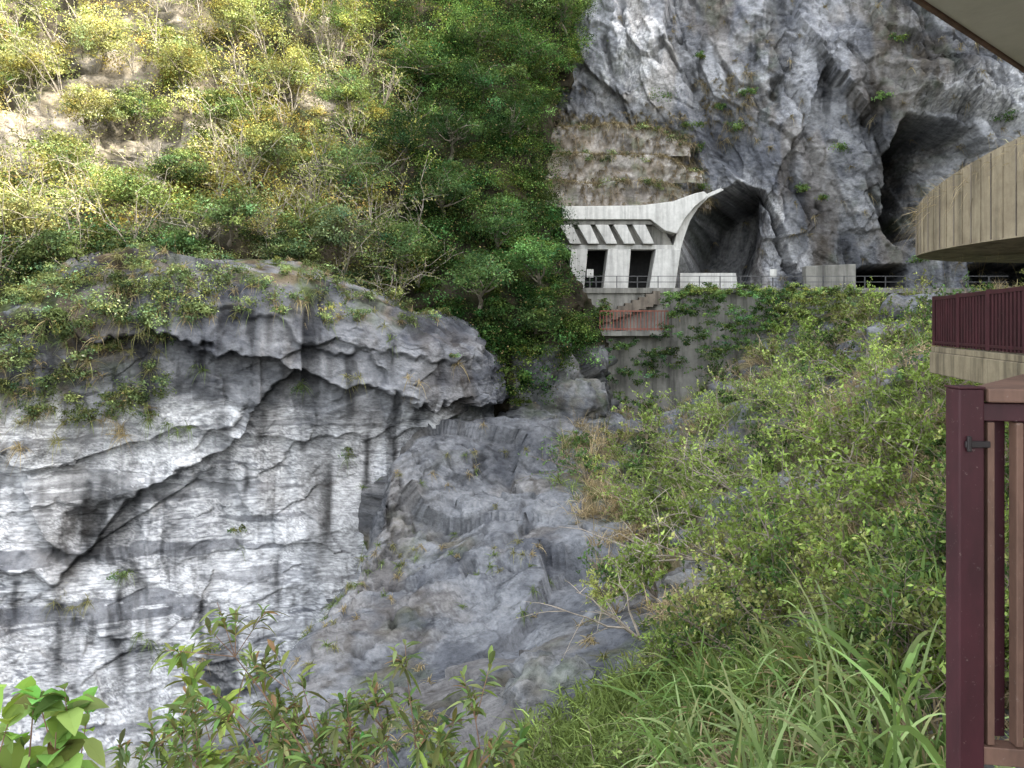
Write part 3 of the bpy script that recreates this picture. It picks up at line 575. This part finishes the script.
# ---------- building on the right ----------
b=empty('terrace_building')
hprism('roof_slab',[(2.45,5.94),(12.15,14.23),(14,8),(14,-5),(4.4,-5),(2.9,2)],3.0,3.28,M_roof,b)
bar('eave_trim',(2.43,5.96,3.04),(12.13,14.25,3.04),.05,.12,M_brown,b)
bar('eave_lip',(2.39,6.02,3.2),(12.1,14.33,3.2),.08,.1,M_plate,b)
box('back_wall',8.2,8.5,-5,9,-1.9,3.0,M_beige,b)
box('floor_slab',2.2,8.2,-4,1.9,-2.05,-1.75,M_wallc,b)
box('column',4.9,5.25,3.2,3.55,-4,3.0,M_beige,b)
plan=[(12.5,18.6),(10.6,18.2),(9.5,17.6),(8.9,16.9),(8.62,16.1),(8.5,15.2),(8.5,14.3),(8.6,13.4),(8.85,12.4),(9.3,11.2),(10,10)]
pl=np.array(plan); pl=cr(70,len(pl))@pl
f=np.clip((17.2-pl[:,1])/(17.2-12.6),0,1.3); zt=2.45+.85*f; zb=np.full(70,1.5)
tn=nz(np.gradient(pl,axis=0)); nm=np.stack([-tn[:,1],tn[:,0]],-1)
if nm[35,0]<0: nm=-nm
vv=[];ff=[]
for i in range(70):
    o=pl[i]; q=pl[i]+nm[i]*.22; q2=pl[i]+nm[i]*3
    vv+=[(o[0],o[1],zb[i]),(o[0],o[1],zt[i]),(q[0],q[1],zt[i]),(q[0],q[1],zt[i]-.35),(q2[0],q2[1],zt[i]-.35),(q2[0],q2[1],zb[i])]
    if i:
        c=6*i; ff+=[(c-6+k,c-6+(k+1)%6,c+(k+1)%6,c+k) for k in range(6)]
pm('curved_parapet',vv,ff,M_beige,b)
for i in range(0,70,2):
    o=pl[i]-nm[i]*.008; bar('board_joint_%d'%i,(o[0],o[1],zb[i]+.03),(o[0],o[1],zt[i]-.03),.014,.02,M_tier if i%4 else M_beige,b,0)
aa=Acc(); q=np.array([[pl[i][0]+nm[i][0]*k_,pl[i][1]+nm[i][1]*k_,zt[i]-.25] for i in range(70) for k_ in (.25,.5,.9,1.4)])
tufts(aa,q,np.array([-.4,-.1,.9]),16,.75,.012,np.array([.25,.2,.12])*np.exp(rng.normal(0,.2,(len(q),1))),.7); o=aa.build('planter_grass',[M_blade]); o.parent=b
A0=np.array([8.75,16.1]); A1=np.array([7.2,10.0]); dA=nz(A1-A0)
hprism('balcony_slab',[tuple(A0),(13,17),(13,10),tuple(A1)],-1.0,-.56,M_beige,b,.02)
hprism('balcony_kerb',[tuple(A0+[.02,-.03]),tuple(A0+[.25,-.03]),tuple(A1+[.25,0]),tuple(A1+[.02,0])],-.557,-.45,M_beige,b,.01)
box('balcony_back_wall',12.6,12.9,10,17,-.55,1.5,M_tier,b)
br=empty('balcony_railing'); L=np.linalg.norm(A1-A0)
for i in range(int(L/.16)):
    p=A0+dA*(.05+.16*i)+[.12,0]; big=i%10==0
    bar('slat_%d'%i,(p[0],p[1],-.43),(p[0],p[1],.52 if not big else .6),.05 if not big else .1,.05 if not big else .1,M_maroon,br,0)
for i in range(22):
    p=A0+[.12+.17*i,.02*i]; bar('end_slat_%d'%i,(p[0],p[1],-.43),(p[0],p[1],.52),.05,.05,M_maroon,br,0)
for z,h in ((.55,.07),(-.36,.05)):
    bar('rail_%d'%(z*100),(*(A0+[.12,0]),z),(*(A1+[.12,0]),z),.08,h,M_maroon,br); bar('end_rail_%d'%(z*100),(*(A0+[.12,0]),z),(12.5,16.6,z),.08,h,M_maroon,br)
nr=empty('terrace_railing')
zt_=W(960,389,3)[2]
bar('corner_post',(1.786,3.03,-2.3),(1.786,3.03,zt_),.098,.098,M_maroon,nr,.006)
bar('post_cap',(1.786,3.03,zt_+.001),(1.786,3.03,zt_+.01),.104,.104,M_maroon,nr,.003)
P0=np.array([1.85,3.02]); P1=np.array([3.2,2.79])
hprism('top_cap',[(1.84,2.965),(3.2,2.72),(3.2,4.1),(2.6,3.9),(1.86,3.09)],zt_-.05,zt_+.004,M_brown,nr,.006)
bar('top_rail',(1.84,3.03,zt_-.09),(3.2,2.80,zt_-.09),.06,.07,M_maroon,nr)
bar('bottom_rail',(1.84,3.03,-1.68),(3.2,2.80,-1.68),.07,.07,M_brown,nr)
for i in range(9):
    p=P0+(P1-P0)*(.0+.075*i)
    bar('slat_%d'%i,(p[0]+.02,p[1],-1.64),(p[0]+.02,p[1],zt_-.13),.028,.05,M_brown,nr,.004)
    bar('back_slat_%d'%i,(p[0]+.085,p[1]+.06,-1.64),(p[0]+.085,p[1]+.06,zt_-.13),.06,.04,M_maroon,nr,.004)
box('latch_plate',1.755,1.85,2.967,2.98,-.475,-.45,M_plate,nr,.003); box('latch_bolt',1.76,1.775,2.962,2.975,-.49,-.43,M_plate,nr,.003)
# ---------- foreground plants ----------
a=Acc()
fg=np.array([near(SlV,sU,sV,660+290*rng.random(),700+190*rng.random()) for k in range(54)])
cgr=np.array([(.15,.235,.07),(.21,.28,.11),(.11,.18,.05)])
for p in fg:
    s=.7+.7*rng.random()
    tufts(a,p[None],np.array([-.15+rng.normal(0,.15),-.1,1]),26,1.45*s,.034+.014*rng.random(),cgr[rng.integers(0,3)],.8,.36,8,(.38,.33,.17))
tufts(a,fg[::2],np.array([-.1,-.1,1]),8,1.1,.024,np.array([.34,.27,.16]),.9,.5,6)
for u,v in [(900,560),(925,540),(880,600),(930,600),(850,640),(720,690),(800,660),(740,650)]:
    p=near(SlV,sU,sV,u,v+50); tufts(a,p[None]+rng.normal(0,.15,(3,3)),np.array([-.1,-.1,1]),30,1.6,.038,cgr[rng.integers(0,3)],.7,.4,7,(.38,.33,.17))
    tufts(a,p[None],np.array([-.2,-.1,1]),26,1.3,.03,np.array([.33,.22,.13]),1,.5,6)
a.build('silver_grass',[M_blade])
def leafy(name,stems,col,L=.13,Wd=.03,red=.1,rad=.008,per=16,droop=.35,nb=5):
    a=Acc()
    for base,tip in stems:
        base=np.array(base,float);tip=np.array(tip,float); n=8; t=np.linspace(0,1,n)[:,None]
        ax=tip-base; P=base+ax*t+np.sin(t*math.pi)*rng.normal(0,.05,3)*np.linalg.norm(ax); P=P+rng.normal(0,.006,P.shape)
        tubes(a,P[None],(rad*(1-.75*t[:,0]))[None],(.20,.12,.08),1,6)
        brs=[(P[-1],nz(ax))]
        for j in range(nb):
            k=rng.integers(3,n-1); d_=nz(nz(ax)+rng.normal(0,.6,3)); l=.12+.25*rng.random(); Q=P[k]+d_*l*np.linspace(0,1,4)[:,None]
            tubes(a,Q[None],np.linspace(rad*.4,rad*.2,4)[None],(.22,.13,.08),1,5); brs.append((Q[-1],d_))
        for p,d_ in brs:
            m=per; s_=rng.random(m)*.16; C=p-d_*s_[:,None]; T=nz(d_*(.9-2.5*s_[:,None])+rdir(m)*.9); 
            l=L*(.5+.7*rng.random(m)); T[:,2]-=.05; T=nz(T); Nn=nz(np.array([0,0,1.])+rdir(m)*.4); Sd=nz(np.cross(Nn,T)); Nn=np.cross(T,Sd)
            ts=np.array([0,.2,.5,.8,1.]); wp=np.array([.08,.7,1,.55,.02])
            mid=C[:,None]+T[:,None]*l[:,None,None]*ts[:,None]; mid[...,2]-=droop*l[:,None]*ts**2
            w_=(Wd*(l/L))[:,None]*wp
            vL=mid-Sd[:,None]*w_[...,None]*.5+Nn[:,None]*w_[...,None]*.18; vR=mid+Sd[:,None]*w_[...,None]*.5+Nn[:,None]*w_[...,None]*.18
            v=np.stack([vL,mid,vR],2); idx=np.arange(m*15).reshape(m,5,3)
            f=np.concatenate([np.stack([idx[:,:-1,c_],idx[:,:-1,c_+1],idx[:,1:,c_+1],idx[:,1:,c_]],-1).reshape(-1,4) for c_ in (0,1)])
            cc_=np.asarray(col)*np.exp(rng.normal(0,.35,(m,1)))*(1+rng.normal(0,.12,(m,3))); rd=rng.random(m)<red; cc_[rd]=(.24,.15,.08)
            a.add(v,f,np.repeat(np.clip(cc_,.01,.6),15,0),0)
    a.build(name,[M_leaf,M_bark])
def stems(lst,Y0,jit=.3): return [(W(ub,vb,Y0+jit*rng.normal()*.5),W(ut,vt,Y0+jit*rng.normal())) for ub,vb,ut,vt in lst]
leafy('leafy_shrub',stems([(380,900,205,622),(370,900,250,655),(390,920,300,675),(400,900,345,690),(380,900,275,650),(420,900,405,645),(430,900,470,695),(410,900,372,685),(440,920,500,735),(400,900,320,720),(330,900,230,710),(420,900,440,735),(360,900,210,690),(400,900,385,720),(300,900,170,720),(450,900,515,745)],4.3),(.14,.18,.065),.13,.028,.06,.007,15,.35,7)
leafy('leafy_shrub',stems([(180,900,60,775),(200,900,150,720),(190,900,120,745),(240,920,190,700),(260,920,245,735),(300,920,290,750)],4.6),(.13,.175,.065),.12,.026,.05)
leafy('leafy_shrub',stems([(230,900,180,650),(240,930,190,675)],5.5),(.2,.27,.07),.2,.055,.0)
leafy('broadleaf_sapling',stems([(40,950,35,695),(30,950,5,725),(60,950,72,708),(30,950,-20,685),(50,950,25,740),(50,950,55,730)],3.4,.15),(.16,.25,.065),.16,.10,0,.009,8,.5,3)
a=Acc()
for u,v in [(520,790),(560,770),(430,780),(330,780),(250,790),(600,790),(640,780),(690,760)]:
    p=near(SlV,sU,sV,u,v); shrub(a,p,np.array([0,-.1,1]),1.1,.6,9,7,9,.07,.03,np.array([.13,.17,.05]),r=.008)
a.build('low_scrub',[M_leaf,M_bark])
print('built')
